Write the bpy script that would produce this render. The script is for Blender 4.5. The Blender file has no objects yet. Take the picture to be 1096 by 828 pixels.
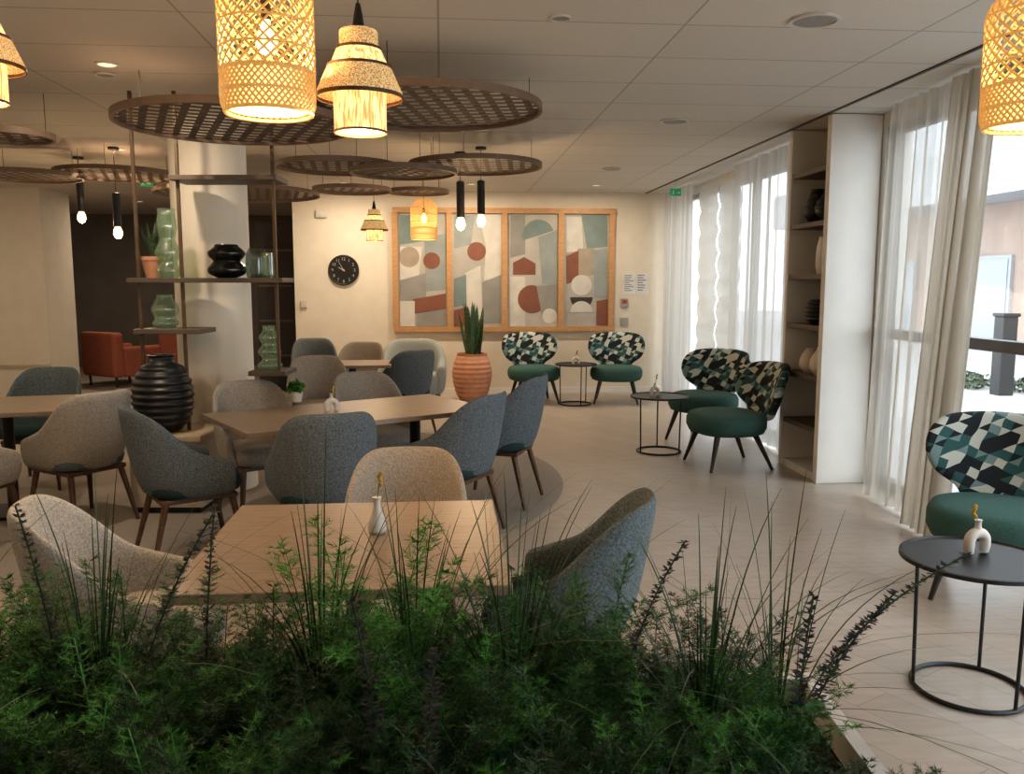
import bpy, bmesh, math, random
from mathutils import Vector, Matrix
PI = math.pi
sin, cos, rad = math.sin, math.cos, math.radians
sc = bpy.context.scene
col = sc.collection
RND = random.Random(11)

# ------------------------------------------------------------------ camera model
EYE = 1.55; FPX = 900.0; PITCH = math.atan(111/900); YAW = rad(4.8)
cp, sp, cy, sy = cos(PITCH), sin(PITCH), cos(YAW), sin(YAW)
CAM = Vector((0, 0, EYE))
def ray(u, v):
    x = (u-548)/FPX; y = -(v-414)/FPX
    F = cp+y*sp; U = -sp+y*cp
    return Vector((x*cy+F*sy, F*cy-x*sy, U))
def P(u, v, z=0.0):
    d = ray(u, v); return CAM+d*((z-EYE)/d.z)
def atY(u, v, Y):
    d = ray(u, v); return CAM+d*(Y/d.y)
def atX(u, v, X):
    d = ray(u, v); return CAM+d*(X/d.x)
def W(l, F, z=0.0):
    return Vector((l*cy+F*sy, F*cy-l*sy, z))
def D(u, v, F):
    d = ray(u, v); y = -(v-414)/FPX
    return CAM+d*(F/(cp+y*sp))
def face(dl, dF):
    w = W(dl, dF); return math.atan2(-w.x, w.y)

cam = bpy.data.cameras.new('camera'); co = bpy.data.objects.new('camera', cam); col.objects.link(co)
cam.sensor_width = 36; cam.lens = 36*FPX/1096; cam.clip_start = .02
co.location = CAM; co.rotation_euler = (PI/2-PITCH, 0, -YAW)
sc.camera = co
sc.view_settings.view_transform = 'Standard'
for lk in ('Medium High Contrast', 'None'):
    try:
        sc.view_settings.look = lk; break
    except Exception: pass
sc.view_settings.exposure = 0.1

# ------------------------------------------------------------------ materials
def nodes(name):
    m = bpy.data.materials.new(name); m.use_nodes = True
    nt = m.node_tree; b = nt.nodes['Principled BSDF']
    return m, nt, b
def setc(b, c): b.inputs['Base Color'].default_value = (*c, 1)
def coords(nt, scale, rot=(0, 0, 0)):
    tc = nt.nodes.new('ShaderNodeTexCoord'); mp = nt.nodes.new('ShaderNodeMapping')
    mp.inputs['Scale'].default_value = scale; mp.inputs['Rotation'].default_value = rot
    nt.links.new(tc.outputs['Object'], mp.inputs['Vector']); return mp
def M(name, c, rough=.6, metal=0, c2=None, scale=30, bump=0, stretch=(1, 1, 1), emis=None, es=0, trans=0, lo=.35, hi=.65, coat=0, ior=0, glow=0):
    m, nt, b = nodes(name)
    setc(b, c); b.inputs['Roughness'].default_value = rough; b.inputs['Metallic'].default_value = metal
    if trans: b.inputs['Transmission Weight'].default_value = trans
    if coat: b.inputs['Coat Weight'].default_value = coat
    if ior: b.inputs['IOR'].default_value = ior
    if emis:
        b.inputs['Emission Color'].default_value = (*emis, 1); b.inputs['Emission Strength'].default_value = es
    mp = coords(nt, stretch)
    n = nt.nodes.new('ShaderNodeTexNoise'); n.inputs['Scale'].default_value = scale; n.inputs['Detail'].default_value = 4
    nt.links.new(mp.outputs[0], n.inputs['Vector'])
    r = nt.nodes.new('ShaderNodeValToRGB')
    c2 = c2 or tuple(x*.86 for x in c)
    r.color_ramp.elements[0].position = lo; r.color_ramp.elements[0].color = (*c2, 1)
    r.color_ramp.elements[1].position = hi; r.color_ramp.elements[1].color = (*c, 1)
    nt.links.new(n.outputs['Fac'], r.inputs['Fac']); nt.links.new(r.outputs[0], b.inputs['Base Color'])
    if glow:
        nt.links.new(r.outputs[0], b.inputs['Emission Color']); b.inputs['Emission Strength'].default_value = glow
    if bump:
        bp = nt.nodes.new('ShaderNodeBump'); bp.inputs['Strength'].default_value = bump; bp.inputs['Distance'].default_value = .004
        nt.links.new(n.outputs['Fac'], bp.inputs['Height']); nt.links.new(bp.outputs[0], b.inputs['Normal'])
    return m
def brick(name, c1, c2, mortar, w, h, msize, rough, offset=.5, rotz=0, bias=0, noise=0):
    m, nt, b = nodes(name); b.inputs['Roughness'].default_value = rough
    mp = coords(nt, (1, 1, 1), (0, 0, rotz))
    t = nt.nodes.new('ShaderNodeTexBrick'); t.offset = offset; t.squash = 1
    t.inputs['Scale'].default_value = 1; t.inputs['Brick Width'].default_value = w; t.inputs['Row Height'].default_value = h
    t.inputs['Mortar Size'].default_value = msize; t.inputs['Mortar Smooth'].default_value = .1; t.inputs['Bias'].default_value = bias
    t.inputs['Color1'].default_value = (*c1, 1); t.inputs['Color2'].default_value = (*c2, 1); t.inputs['Mortar'].default_value = (*mortar, 1)
    nt.links.new(mp.outputs[0], t.inputs['Vector'])
    out = t.outputs['Color']
    if noise:
        mp2 = coords(nt, (1, 9, 1), (0, 0, rotz))
        n = nt.nodes.new('ShaderNodeTexNoise'); n.inputs['Scale'].default_value = 3; n.inputs['Detail'].default_value = 6
        nt.links.new(mp2.outputs[0], n.inputs['Vector'])
        r = nt.nodes.new('ShaderNodeValToRGB')
        r.color_ramp.elements[0].position = .3; r.color_ramp.elements[0].color = (1-noise,)*3+(1,)
        r.color_ramp.elements[1].position = .7; r.color_ramp.elements[1].color = (1, 1, 1, 1)
        nt.links.new(n.outputs['Fac'], r.inputs['Fac'])
        mx = nt.nodes.new('ShaderNodeMix'); mx.data_type = 'RGBA'; mx.blend_type = 'MULTIPLY'; mx.inputs['Factor'].default_value = 1
        nt.links.new(out, mx.inputs[6]); nt.links.new(r.outputs[0], mx.inputs[7]); out = mx.outputs[2]
    nt.links.new(out, b.inputs['Base Color'])
    return m
def fabric_pattern(name, cell=.048):
    # square cells cut into triangles, each piece with a random colour
    m, nt, b = nodes(name); b.inputs['Roughness'].default_value = .9
    L = nt.links
    def math_(op, a, bb=None):
        n = nt.nodes.new('ShaderNodeMath'); n.operation = op
        for i, x in enumerate((a, bb)):
            if x is None: continue
            if isinstance(x, (int, float)): n.inputs[i].default_value = x
            else: L.new(x, n.inputs[i])
        return n.outputs[0]
    mp = coords(nt, (1/cell, 1/cell, 1/cell), (0, .35, 0))
    nz = nt.nodes.new('ShaderNodeTexNoise'); nz.inputs['Scale'].default_value = .5; nz.inputs['Detail'].default_value = 0
    L.new(mp.outputs[0], nz.inputs['Vector'])
    mixv = nt.nodes.new('ShaderNodeVectorMath'); mixv.operation = 'ADD'
    scv = nt.nodes.new('ShaderNodeVectorMath'); scv.operation = 'SCALE'; scv.inputs['Scale'].default_value = .5
    L.new(nz.outputs['Color'], scv.inputs[0]); L.new(mp.outputs[0], mixv.inputs[0]); L.new(scv.outputs[0], mixv.inputs[1])
    sx = nt.nodes.new('ShaderNodeSeparateXYZ'); L.new(mixv.outputs[0], sx.inputs[0])
    X, Z = sx.outputs[0], sx.outputs[2]
    fx, fz = math_('FLOOR', X), math_('FLOOR', Z)
    odd = math_('MODULO', math_('ADD', math_('ADD', fx, fz), 100), 2)
    d1 = math_('GREATER_THAN', math_('ADD', math_('FRACT', X), math_('FRACT', Z)), 1)
    side = math_('MULTIPLY', d1, odd)
    cb = nt.nodes.new('ShaderNodeCombineXYZ'); L.new(fx, cb.inputs[0]); L.new(fz, cb.inputs[1]); L.new(side, cb.inputs[2])
    wn = nt.nodes.new('ShaderNodeTexWhiteNoise'); wn.noise_dimensions = '3D'; L.new(cb.outputs[0], wn.inputs['Vector'])
    r = nt.nodes.new('ShaderNodeValToRGB'); r.color_ramp.interpolation = 'CONSTANT'
    e = r.color_ramp.elements
    e[0].position = 0; e[0].color = (.014, .018, .022, 1)
    e[1].position = .40; e[1].color = (.48, .50, .45, 1)
    a = e.new(.68); a.color = (.03, .10, .10, 1)
    a = e.new(.86); a.color = (.17, .25, .25, 1)
    L.new(wn.outputs['Value'], r.inputs['Fac']); L.new(r.outputs[0], b.inputs['Base Color'])
    return m
def new_mat(name):
    m = bpy.data.materials.new(name); m.use_nodes = True; nt = m.node_tree; nt.nodes.clear()
    o = nt.nodes.new('ShaderNodeOutputMaterial'); return m, nt, o
def mixsh(nt, f, a, b):
    x = nt.nodes.new('ShaderNodeMixShader'); x.inputs[0].default_value = f
    nt.links.new(a.outputs[0], x.inputs[1]); nt.links.new(b.outputs[0], x.inputs[2]); return x
def curtain_mat(name, c, tr, dens):
    m, nt, o = new_mat(name)
    d = nt.nodes.new('ShaderNodeBsdfDiffuse'); d.inputs[0].default_value = (*c, 1)
    t = nt.nodes.new('ShaderNodeBsdfTranslucent'); t.inputs[0].default_value = (*c, 1)
    x = nt.nodes.new('ShaderNodeBsdfTransparent')
    b = mixsh(nt, tr, mixsh(nt, dens, d, t), x)
    nt.links.new(b.outputs[0], o.inputs[0]); return m
def pane_mat(name):
    m, nt, o = new_mat(name)
    x = nt.nodes.new('ShaderNodeBsdfTransparent'); g = nt.nodes.new('ShaderNodeBsdfGlossy'); g.inputs['Roughness'].default_value = .02
    b = mixsh(nt, .05, x, g)
    nt.links.new(b.outputs[0], o.inputs[0]); return m
def thin_glass(name, tint, body, k, gl=.16):
    # thin coloured blown glass: tinted see-through wall, pale scattering body, clear reflections
    m, nt, o = new_mat(name)
    x = nt.nodes.new('ShaderNodeBsdfTransparent'); x.inputs[0].default_value = (*tint, 1)
    d = nt.nodes.new('ShaderNodeBsdfTranslucent'); d.inputs[0].default_value = (*body, 1)
    e = nt.nodes.new('ShaderNodeBsdfDiffuse'); e.inputs[0].default_value = (*body, 1)
    g = nt.nodes.new('ShaderNodeBsdfGlossy'); g.inputs['Roughness'].default_value = .05
    b = mixsh(nt, gl, mixsh(nt, k, x, mixsh(nt, .5, d, e)), g)
    nt.links.new(b.outputs[0], o.inputs[0]); return m

m_wall = M('wall_plaster', (.70, .64, .54), .85, scale=6, c2=(.67, .61, .51))
m_wallw = M('white_plaster', (.72, .70, .66), .8, scale=5, c2=(.69, .67, .63))
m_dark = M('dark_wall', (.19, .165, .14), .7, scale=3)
m_cab = M('dark_cabinet', (.04, .034, .03), .6, scale=6)
m_floor = brick('floor_planks', (.455, .39, .325), (.415, .355, .295), (.31, .265, .22), 1.3, .19, .002, .36, .37, rad(62), noise=.16)
m_rug = M('grey_carpet', (.315, .28, .245), .95, scale=160, c2=(.25, .22, .19), bump=.3)
m_ceil = brick('ceiling_tiles', (.63, .595, .535), (.605, .57, .515), (.38, .355, .32), 1.2, .6, .006, .8, 0, 0)
m_wood = M('oak_tabletop', (.295, .225, .165), .36, c2=(.225, .17, .122), scale=5, stretch=(1.5, 14, 4))
m_woodedge = M('oak_frame', (.53, .31, .15), .5, c2=(.43, .24, .105), scale=6, stretch=(2, 2, 9))
m_leg = M('walnut_leg', (.13, .065, .032), .45, c2=(.08, .04, .02), scale=12, stretch=(3, 3, .5))
m_black = M('black_metal', (.016, .016, .017), .45, scale=20)
m_blackwood = M('black_leg', (.02, .017, .015), .4, scale=20)
m_blue = M('blue_grey_tweed', (.17, .195, .21), .95, c2=(.068, .083, .094), scale=140, bump=.6)
m_beige = M('beige_tweed', (.42, .375, .32), .95, c2=(.26, .23, .195), scale=140, bump=.6)
m_pale = M('pale_grey_tweed', (.52, .50, .46), .95, c2=(.33, .315, .29), scale=140, bump=.6)
m_greyt = M('mid_grey_tweed', (.165, .20, .21), .95, c2=(.066, .082, .088), scale=130, bump=.6)
m_light = M('pale_grey_fabric', (.34, .37, .365), .95, c2=(.25, .28, .275), scale=150, bump=.4)
m_teal = M('dark_teal_fabric', (.022, .055, .058), .9, c2=(.014, .038, .04), scale=120, bump=.3)
m_green = M('green_fabric', (.05, .118, .104), .9, c2=(.036, .092, .082), scale=120, bump=.3)
m_pat = fabric_pattern('geometric_fabric')
m_bronze = M('bronze_metal', (.14, .095, .06), .5, .4, scale=15)
m_shelfw = M('dark_shelf', (.12, .09, .066), .5, scale=10, stretch=(1, 8, 1))
m_col = M('column_paint', (.80, .73, .62), .8, scale=4, c2=(.77, .70, .59))
m_lat = M('lattice_wood', (.155, .113, .083), .7, c2=(.12, .086, .063), scale=20)
m_latr = M('lattice_rim', (.20, .137, .095), .6, scale=20)
m_rattan = M('rattan_weave', (.50, .32, .13), .6, c2=(.36, .21, .07), scale=60, emis=(1, .52, .15), es=.34)
m_glow = M('lamp_inner', (.8, .55, .25), .8, emis=(1, .60, .22), es=2.0)
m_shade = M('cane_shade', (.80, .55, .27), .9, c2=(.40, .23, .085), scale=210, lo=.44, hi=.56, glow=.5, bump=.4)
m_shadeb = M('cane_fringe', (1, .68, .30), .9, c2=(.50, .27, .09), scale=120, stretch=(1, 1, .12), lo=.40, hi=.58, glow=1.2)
m_bulb = M('bulb_glow', (1, .9, .7), .4, emis=(1, .62, .22), es=5)
m_white = M('white_ceramic', (.66, .62, .55), .45, scale=10, c2=(.6, .56, .5))
m_blackc = M('black_ceramic', (.014, .014, .015), .4, scale=20)
m_blackg = M('glossy_black_ceramic', (.01, .01, .011), .12, scale=20, coat=.5)
m_terra = M('terracotta', (.58, .30, .19), .75, c2=(.51, .25, .155), scale=14)
m_beigec = M('beige_ceramic', (.66, .57, .48), .7, scale=12)
m_glassg = thin_glass('green_glass', (.84, .95, .82), (.50, .66, .48), .28)
m_glassb = thin_glass('smoke_glass', (.66, .74, .70), (.20, .25, .23), .25)
m_leafd = M('dark_leaf', (.03, .105, .026), .55, c2=(.014, .05, .016), scale=8)
m_leafm = M('fern_green', (.055, .21, .032), .55, c2=(.026, .10, .019), scale=9)
m_leafb = M('bright_fern', (.11, .38, .055), .55, c2=(.06, .21, .034), scale=9)
m_grass = M('grass_blade', (.07, .13, .045), .5, c2=(.028, .065, .022), scale=6)
m_spike = M('purple_spike', (.065, .055, .07), .8, c2=(.03, .028, .037), scale=40)
m_sans = M('snake_plant_leaf', (.10, .17, .075), .45, c2=(.035, .075, .035), scale=18, stretch=(1, 1, 3))
m_soil = M('soil', (.02, .015, .01), .95, scale=40, bump=.6)
m_planter = M('white_planter', (.72, .69, .65), .6, scale=6)
m_plast = M('white_plastic', (.62, .60, .55), .5, scale=8)
m_greyp = M('grey_plastic', (.35, .34, .33), .5, scale=8)
m_red = M('red_plastic', (.45, .05, .03), .5, scale=8)
m_paper = M('paper', (.72, .71, .68), .8, scale=8)
m_print = M('grey_print', (.30, .30, .33), .8, scale=60)
m_exit = M('exit_green', (.02, .26, .11), .5, emis=(.02, .5, .2), es=.18)
m_frame = M('window_frame_grey', (.16, .16, .16), .5, scale=8)
m_framew = M('window_frame_pale', (.42, .42, .41), .5, scale=8)
m_pane = pane_mat('clear_pane')
m_sheer = curtain_mat('sheer_curtain', (.66, .63, .57), .38, .52)
m_sheerf = curtain_mat('far_sheer_curtain', (.62, .61, .58), .20, .46)
m_drape = curtain_mat('beige_drape', (.56, .51, .43), .14, .46)
m_blind = curtain_mat('pale_blind', (.60, .585, .54), .03, .43)
m_pave = M('outside_paving', (.34, .345, .35), .9, scale=2)
m_peach = M('peach_facade', (.40, .31, .265), .9, scale=2)
m_facade = M('white_facade', (.40, .42, .44), .9, scale=2)
m_hedge = M('hedge_leaf', (.07, .10, .06), .8, c2=(.03, .05, .028), scale=6)
m_bark = M('bark', (.10, .07, .05), .9, scale=10)
m_trimd = M('dark_track', (.05, .045, .04), .5, scale=8)
m_sofa = M('terracotta_sofa', (.36, .12, .075), .9, c2=(.28, .09, .055), scale=60)
m_yel = M('yellow_bud', (.55, .36, .07), .8, scale=40)
m_bench = M('pale_wood', (.50, .42, .32), .5, c2=(.43, .35, .26), scale=5, stretch=(1, 8, 8))
m_fpane = M('far_pane', (.30, .33, .36), .2)

# ------------------------------------------------------------------ geometry helper
class G:
    def __init__(s): s.v = []; s.f = []
    def add(s, vs, fs):
        o = len(s.v); s.v += [tuple(v) for v in vs]; s.f += [tuple(i+o for i in f) for f in fs]; return s
    def box(s, x0, x1, y0, y1, z0, z1):
        vs = [(x0, y0, z0), (x1, y0, z0), (x1, y1, z0), (x0, y1, z0), (x0, y0, z1), (x1, y0, z1), (x1, y1, z1), (x0, y1, z1)]
        return s.add(vs, [(3, 2, 1, 0), (4, 5, 6, 7), (0, 1, 5, 4), (1, 2, 6, 5), (2, 3, 7, 6), (3, 0, 4, 7)])
    def tube(s, pts, r, n=8, closed=False):
        pts = [Vector(p) for p in pts]; m = len(pts)
        rr = r if isinstance(r, (list, tuple)) else [r]*m
        vs = []; prev = None
        for i, p in enumerate(pts):
            if closed: t = pts[(i+1) % m]-pts[i-1]
            else: t = pts[min(i+1, m-1)]-pts[max(i-1, 0)]
            t.normalize()
            if prev is None:
                a = Vector((0, 0, 1)) if abs(t.z) < .9 else Vector((1, 0, 0))
                u = t.cross(a).normalized()
            else:
                u = (prev-t*prev.dot(t)).normalized()
            prev = u; w = t.cross(u)
            for k in range(n):
                a = 2*PI*k/n; vs.append(p+(u*cos(a)+w*sin(a))*rr[i])
        fs = []
        for i in range(m if closed else m-1):
            j = (i+1) % m
            for k in range(n):
                q = (k+1) % n; fs.append((i*n+k, i*n+q, j*n+q, j*n+k))
        if not closed: fs += [tuple(range(n-1, -1, -1)), tuple((m-1)*n+k for k in range(n))]
        return s.add(vs, fs)
    def lathe(s, prof, n=32, c=(0, 0, 0), sx=1, sy=1, p=2.0, cap0=True, cap1=True):
        vs = []
        for r, z in prof:
            for k in range(n):
                a = 2*PI*k/n; ca, sa = cos(a), sin(a)
                e = 2/p
                x = math.copysign(abs(ca)**e, ca)*r*sx; y = math.copysign(abs(sa)**e, sa)*r*sy
                vs.append((c[0]+x, c[1]+y, c[2]+z))
        m = len(prof); fs = []
        for i in range(m-1):
            for k in range(n):
                q = (k+1) % n; fs.append((i*n+k, i*n+q, (i+1)*n+q, (i+1)*n+k))
        if cap0: fs.append(tuple(range(n-1, -1, -1)))
        if cap1: fs.append(tuple((m-1)*n+k for k in range(n)))
        return s.add(vs, fs)
    def ring(s, r0, r1, z0, z1, n=48):
        vs = []
        for r, z in ((r0, z0), (r1, z0), (r1, z1), (r0, z1)):
            for k in range(n): a = 2*PI*k/n; vs.append((r*cos(a), r*sin(a), z))
        fs = []
        for i in range(4):
            j = (i+1) % 4
            for k in range(n): q = (k+1) % n; fs.append((i*n+k, i*n+q, j*n+q, j*n+k))
        return s.add(vs, fs)
    def poly(s, pts): return s.add(pts, [tuple(range(len(pts)))])

def obj(name, g, mat, parent=None, smooth=True, sub=0, bev=0, fix=True, loc=None, angle=40):
    me = bpy.data.meshes.new(name); me.from_pydata(g.v, [], g.f); me.update()
    if fix:
        bm = bmesh.new(); bm.from_mesh(me); bmesh.ops.recalc_face_normals(bm, faces=bm.faces); bm.to_mesh(me); bm.free()
    if smooth:
        me.polygons.foreach_set('use_smooth', [True]*len(me.polygons)); me.set_sharp_from_angle(angle=rad(angle))
    me.materials.append(mat)
    o = bpy.data.objects.new(name, me); col.objects.link(o)
    if parent: o.parent = parent
    if loc is not None: o.location = loc
    if bev:
        b = o.modifiers.new('bevel', 'BEVEL'); b.width = bev; b.segments = 2; b.limit_method = 'ANGLE'
    if sub:
        b = o.modifiers.new('sub', 'SUBSURF'); b.levels = sub; b.render_levels = sub
    return o
def tag(o, label, cat, group=None, kind=None):
    o['label'] = label; o['category'] = cat
    if group: o['group'] = group
    if kind: o['kind'] = kind
    return o
def thing(name, label='', cat='', loc=(0, 0, 0), rz=0, group=None):
    o = bpy.data.objects.new(name, None); col.objects.link(o); o.location = loc; o.rotation_euler = (0, 0, rz); o.empty_display_size = .1
    return tag(o, label, cat, group)
def struct(name, g, mat, **k):
    o = obj(name, g, mat, **k)
    if not k.get('parent'): o['kind'] = 'structure'
    return o
def copy_tree(o, parent=None):
    c = o.copy(); col.objects.link(c)
    if parent: c.parent = parent
    for ch in list(o.children): copy_tree(ch, c)
    return c
class Kind:
    def __init__(s, maker): s.maker = maker; s.root = None
    def put(s, loc, rz, label, group=None, scale=1):
        if s.root is None: s.root = s.maker(); r = s.root
        else: r = copy_tree(s.root)
        r.location = loc; r.rotation_euler = (0, 0, rz); r['label'] = label
        if group: r['group'] = group
        elif 'group' in r: del r['group']
        r.scale = (scale,)*3
        return r
def light_point(loc, e, color, r=.05):
    l = bpy.data.lights.new('lamp_light', 'POINT'); l.energy = e; l.color = color; l.shadow_soft_size = r
    o = bpy.data.objects.new('lamp_light', l); col.objects.link(o); o.location = loc; return o

# ------------------------------------------------------------------ room shell
H = 2.8; YB = 11.8; XW = 3.3; XL = -7.5; YF = -3.0; YD = 16.2
xe = atY(315, 300, YB).x; xl = atY(48, 300, YB).x
struct('floor', G().box(XL, XW+.2, YF, YD, -.1, 0), m_floor, smooth=False)
struct('ceiling', G().box(XL, XW+.2, YF, YD, H, H+.15), m_ceil, smooth=False)
struct('wall_back', G().box(xe, XW+.2, YB, YB+.2, 0, H), m_wall, smooth=False)
struct('wall_left_back', G().box(XL, xl, YB, YB+.9, 0, H), m_wall, smooth=False)
struct('wall_left', G().box(XL-.15, XL, YF, YD, 0, H), m_wall, smooth=False)
struct('wall_front', G().box(XL, XW+.2, YF-.15, YF, 0, H), m_wall, smooth=False)
struct('wall_dark_room', G().box(XL, xe+.4, YD, YD+.15, 0, H).box(xe+.2, xe+.4, YB+.2, YD, 0, H).box(XL, XL+.05, YB+.9, YD, 0, H), m_dark, smooth=False)
W1 = -2.7  # near window extended unseen behind the camera to bring in more daylight
struct('wall_right', G().box(XW, XW+.2, 6.15, 7.1, 0, H).box(XW, XW+.2, YF, W1, 0, H).box(XW, XW+.2, 11.6, YB, 0, H)
       .box(XW, XW+.2, W1, 6.15, 2.7, H).box(XW, XW+.2, 7.1, 11.6, 2.7, H), m_wallw, smooth=False)
struct('baseboard_back', G().box(xe, XW-.02, YB-.015, YB, 0, .08), m_wallw, smooth=False)
struct('trim_1', G().box(2.86, 2.885, YF, YB, H-.008, H), m_trimd, smooth=False)
struct('trim_2', G().box(XL, xl, YB-.03, YB, .42, .46), m_bench, smooth=False)

def window(n, y0, y1, ys, zs, mat, rail, railm):
    g = G()
    for y in ys: g.box(XW+.03, XW+.11, y-.03, y+.03, 0.05, 2.7)
    for z in zs: g.box(XW+.03, XW+.11, y0, y1, z-.03, z+.03)
    w = struct('window_%d' % n, g, mat, smooth=False)
    if rail: obj('rail', G().box(XW-.02, XW+.06, y0, y1, rail-.035, rail+.035), railm, w, smooth=False)
    obj('pane', G().box(XW+.068, XW+.072, y0, y1, .05, 2.7), m_pane, w, smooth=False)
zr = atX(1075, 371, XW).z
window(1, W1, 6.15, (W1+.03, -1.4, -.1, 1.2, 3.0, 4.45, 5.4, 6.12), (.05, 2.67), m_frame, zr, m_frame)
window(2, 7.1, 11.6, (7.13, 8.0, 8.9, 9.8, 10.7, 11.57), (.05, 2.67), m_framew, None, None)

def curtain(name, y0, y1, X, amp, waves, mat, label, seed, z1=H-.02, z0=.02, x_top=None):
    r = random.Random(seed); nY = int(waves*14); nZ = 16; vs = []; fs = []
    ph = [r.uniform(0, 6) for _ in range(4)]
    for j in range(nZ+1):
        v = j/nZ; z = z0+(z1-z0)*v
        for i in range(nY+1):
            u = i/nY; a = u*waves*2*PI
            k = amp*(1.0-.35*v)*(.7+.3*sin(a*.23+ph[2]))
            x = X+((x_top or X)-X)*v+k*sin(a+.9*sin(a*.37+ph[0])+.25*sin(3*v+ph[1]))+.3*k*sin(a*2.3+ph[2])
            y = y0+(y1-y0)*u+.012*sin(2*a+ph[3]+v)
            vs.append((x, y, z))
    w = nY+1
    for j in range(nZ):
        for i in range(nY): fs.append((j*w+i, j*w+i+1, (j+1)*w+i+1, (j+1)*w+i))
    return tag(obj(name, G().add(vs, fs), mat, fix=False, angle=180), label, 'curtain')
curtain('sheer_curtain', 5.02, 5.80, 3.08, .035, 5, m_sheer, 'white sheer curtain right beside the near side of the built-in shelves', 1, x_top=3.14)
curtain('drape', 4.62, 5.05, 2.95, .06, 4, m_drape, 'gathered beige drape at the edge of the nearest uncovered window', 2, x_top=3.1)
curtain('sheer_curtain', 7.2, 8.85, 3.10, .045, 7, m_sheerf, 'white sheer curtain just beyond the built-in shelves', 3)
curtain('sheer_curtain', 10.4, 11.62, 3.10, .045, 6, m_sheerf, 'white sheer curtain in the far corner by the back wall', 4)
for k, (a, b) in enumerate(((8.9, 9.62), (9.66, 10.38))):
    g = G(); n = 9
    vs = []; fs = []
    zt, zb = 2.7, .3
    for i in range(n*4+1):
        z = zb+(zt-zb)*i/(n*4); x = 3.22-.03*abs(sin(PI*i/4))
        vs += [(x, a, z), (x, b, z)]
    for i in range(n*4): fs.append((2*i, 2*i+1, 2*i+3, 2*i+2))
    tag(obj('roman_blind', G().add(vs, fs), m_blind, fix=False), ('pale folded roman blind between the two far curtains, nearer one', 'pale folded roman blind between the two far curtains, farther one')[k], 'blind')

# ------------------------------------------------------------------ outside
struct('ground_outside', G().box(XW+.2, 40, -10, 50, -.25, -.08), m_pave, smooth=False)
t = thing('building', 'white building with balcony band and peach ground floor across the terrace', 'building', (12, 16, -.08))
obj('wall', G().box(1.5, 6, -14, 14, 0, 3.55), m_peach, t, smooth=False)
obj('balcony', G().box(0, 6, -14, 14, 3.55, 4.7), m_facade, t, smooth=False)
obj('upper_wall', G().box(3, 6, -14, 14, 4.7, 8), m_facade, t, smooth=False)
for k in range(5):
    f = obj('window', G().box(1.42, 1.5, -9+k*4, -6.2+k*4, .1, 2.3), m_facade, t, smooth=False)
    obj('pane', G().box(1.40, 1.42, -8.9+k*4, -6.3+k*4, .2, 2.2), m_fpane, f, smooth=False)
def leafcloud(r, n, sx, sy, sz, size):
    g = G()
    for i in range(n):
        d = Vector((r.gauss(0, 1), r.gauss(0, 1), r.gauss(0, 1))).normalized()*(r.random()**.4)
        p = Vector((d.x*sx, d.y*sy, d.z*sz))
        a = Vector((r.uniform(-1, 1), r.uniform(-1, 1), r.uniform(-1, 1))).normalized()*size
        b = a.cross(Vector((r.uniform(-1, 1), r.uniform(-1, 1), r.uniform(-1, 1)))).normalized()*size*.5
        g.poly([p-a, p+b, p+a, p-b])
    return g
r = random.Random(5)
for k, (x, y, h, lab) in enumerate(((9.8, 12.2, 5.4, 'leafy tree outside the near window, in front of the balcony'), (9.5, 20, 5.2, 'leafy tree outside, partly seen through the sheer curtains'))):
    t = thing('tree', lab, 'tree', (x, y, -.08))
    obj('trunk', G().tube([(0, 0, 0), (.05, .03, 2), (0, 0, h)], [.12, .09, .04]), m_bark, t)
    g = leafcloud(r, 900, 1.0, 1.0, 1.0, .13)
    obj('crown', g, m_hedge, t, smooth=False, fix=False, loc=(0, 0, h))
pb = atX(1072, 413, 8.2)
t = thing('bollard', 'dark square post standing on the terrace outside the window', 'post', (8.2, pb.y, -.08))
obj('post', G().box(-.11, .11, -.11, .11, 0, 1.15), m_black, t, smooth=False, bev=.01)
obj('cap', G().box(-.13, .13, -.13, .13, 1.15, 1.2), m_black, t, smooth=False, bev=.01)
for k, (x, y) in enumerate(((8.9, 11.8), (9.4, 11.2), (8.3, 12.6))):
    g = leafcloud(r, 420, .5, .55, .12, .05)
    tag(obj('shrub', g, m_hedge, smooth=False, fix=False, loc=(x, y, .03)), 'low green shrub planted outside the window', 'shrub', 'low shrubs outside the window')

# ------------------------------------------------------------------ built-in shelves
BX0, BX1, BY0, BY1 = 2.9, 3.295, 6.2, 6.95
t = thing('built_in_shelves', 'tall cream built-in shelving niche with dark shelves between the window curtains', 'shelving', (0, 0, 0))
obj('side_panel', G().box(BX0, BX1, BY0, BY0+.07, 0, H-.005), m_wallw, t, smooth=False, bev=.004)
obj('side_panel', G().box(BX0, BX1, BY1-.05, BY1, 0, H-.005), m_wallw, t, smooth=False, bev=.004)
obj('back_panel', G().box(BX1-.03, BX1, BY0+.07, BY1-.05, 0, H-.005), m_wallw, t, smooth=False)
obj('plinth', G().box(BX0+.02, BX1-.03, BY0+.07, BY1-.05, 0, .06), m_wallw, t, smooth=False)
SZ = (.42, .82, 1.22, 1.62, 2.03, 2.44)
for z in SZ: obj('shelf', G().box(BX0+.01, BX1-.03, BY0+.07, BY1-.05, z-.04, z), m_shelfw, t, smooth=False, bev=.003)

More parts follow.
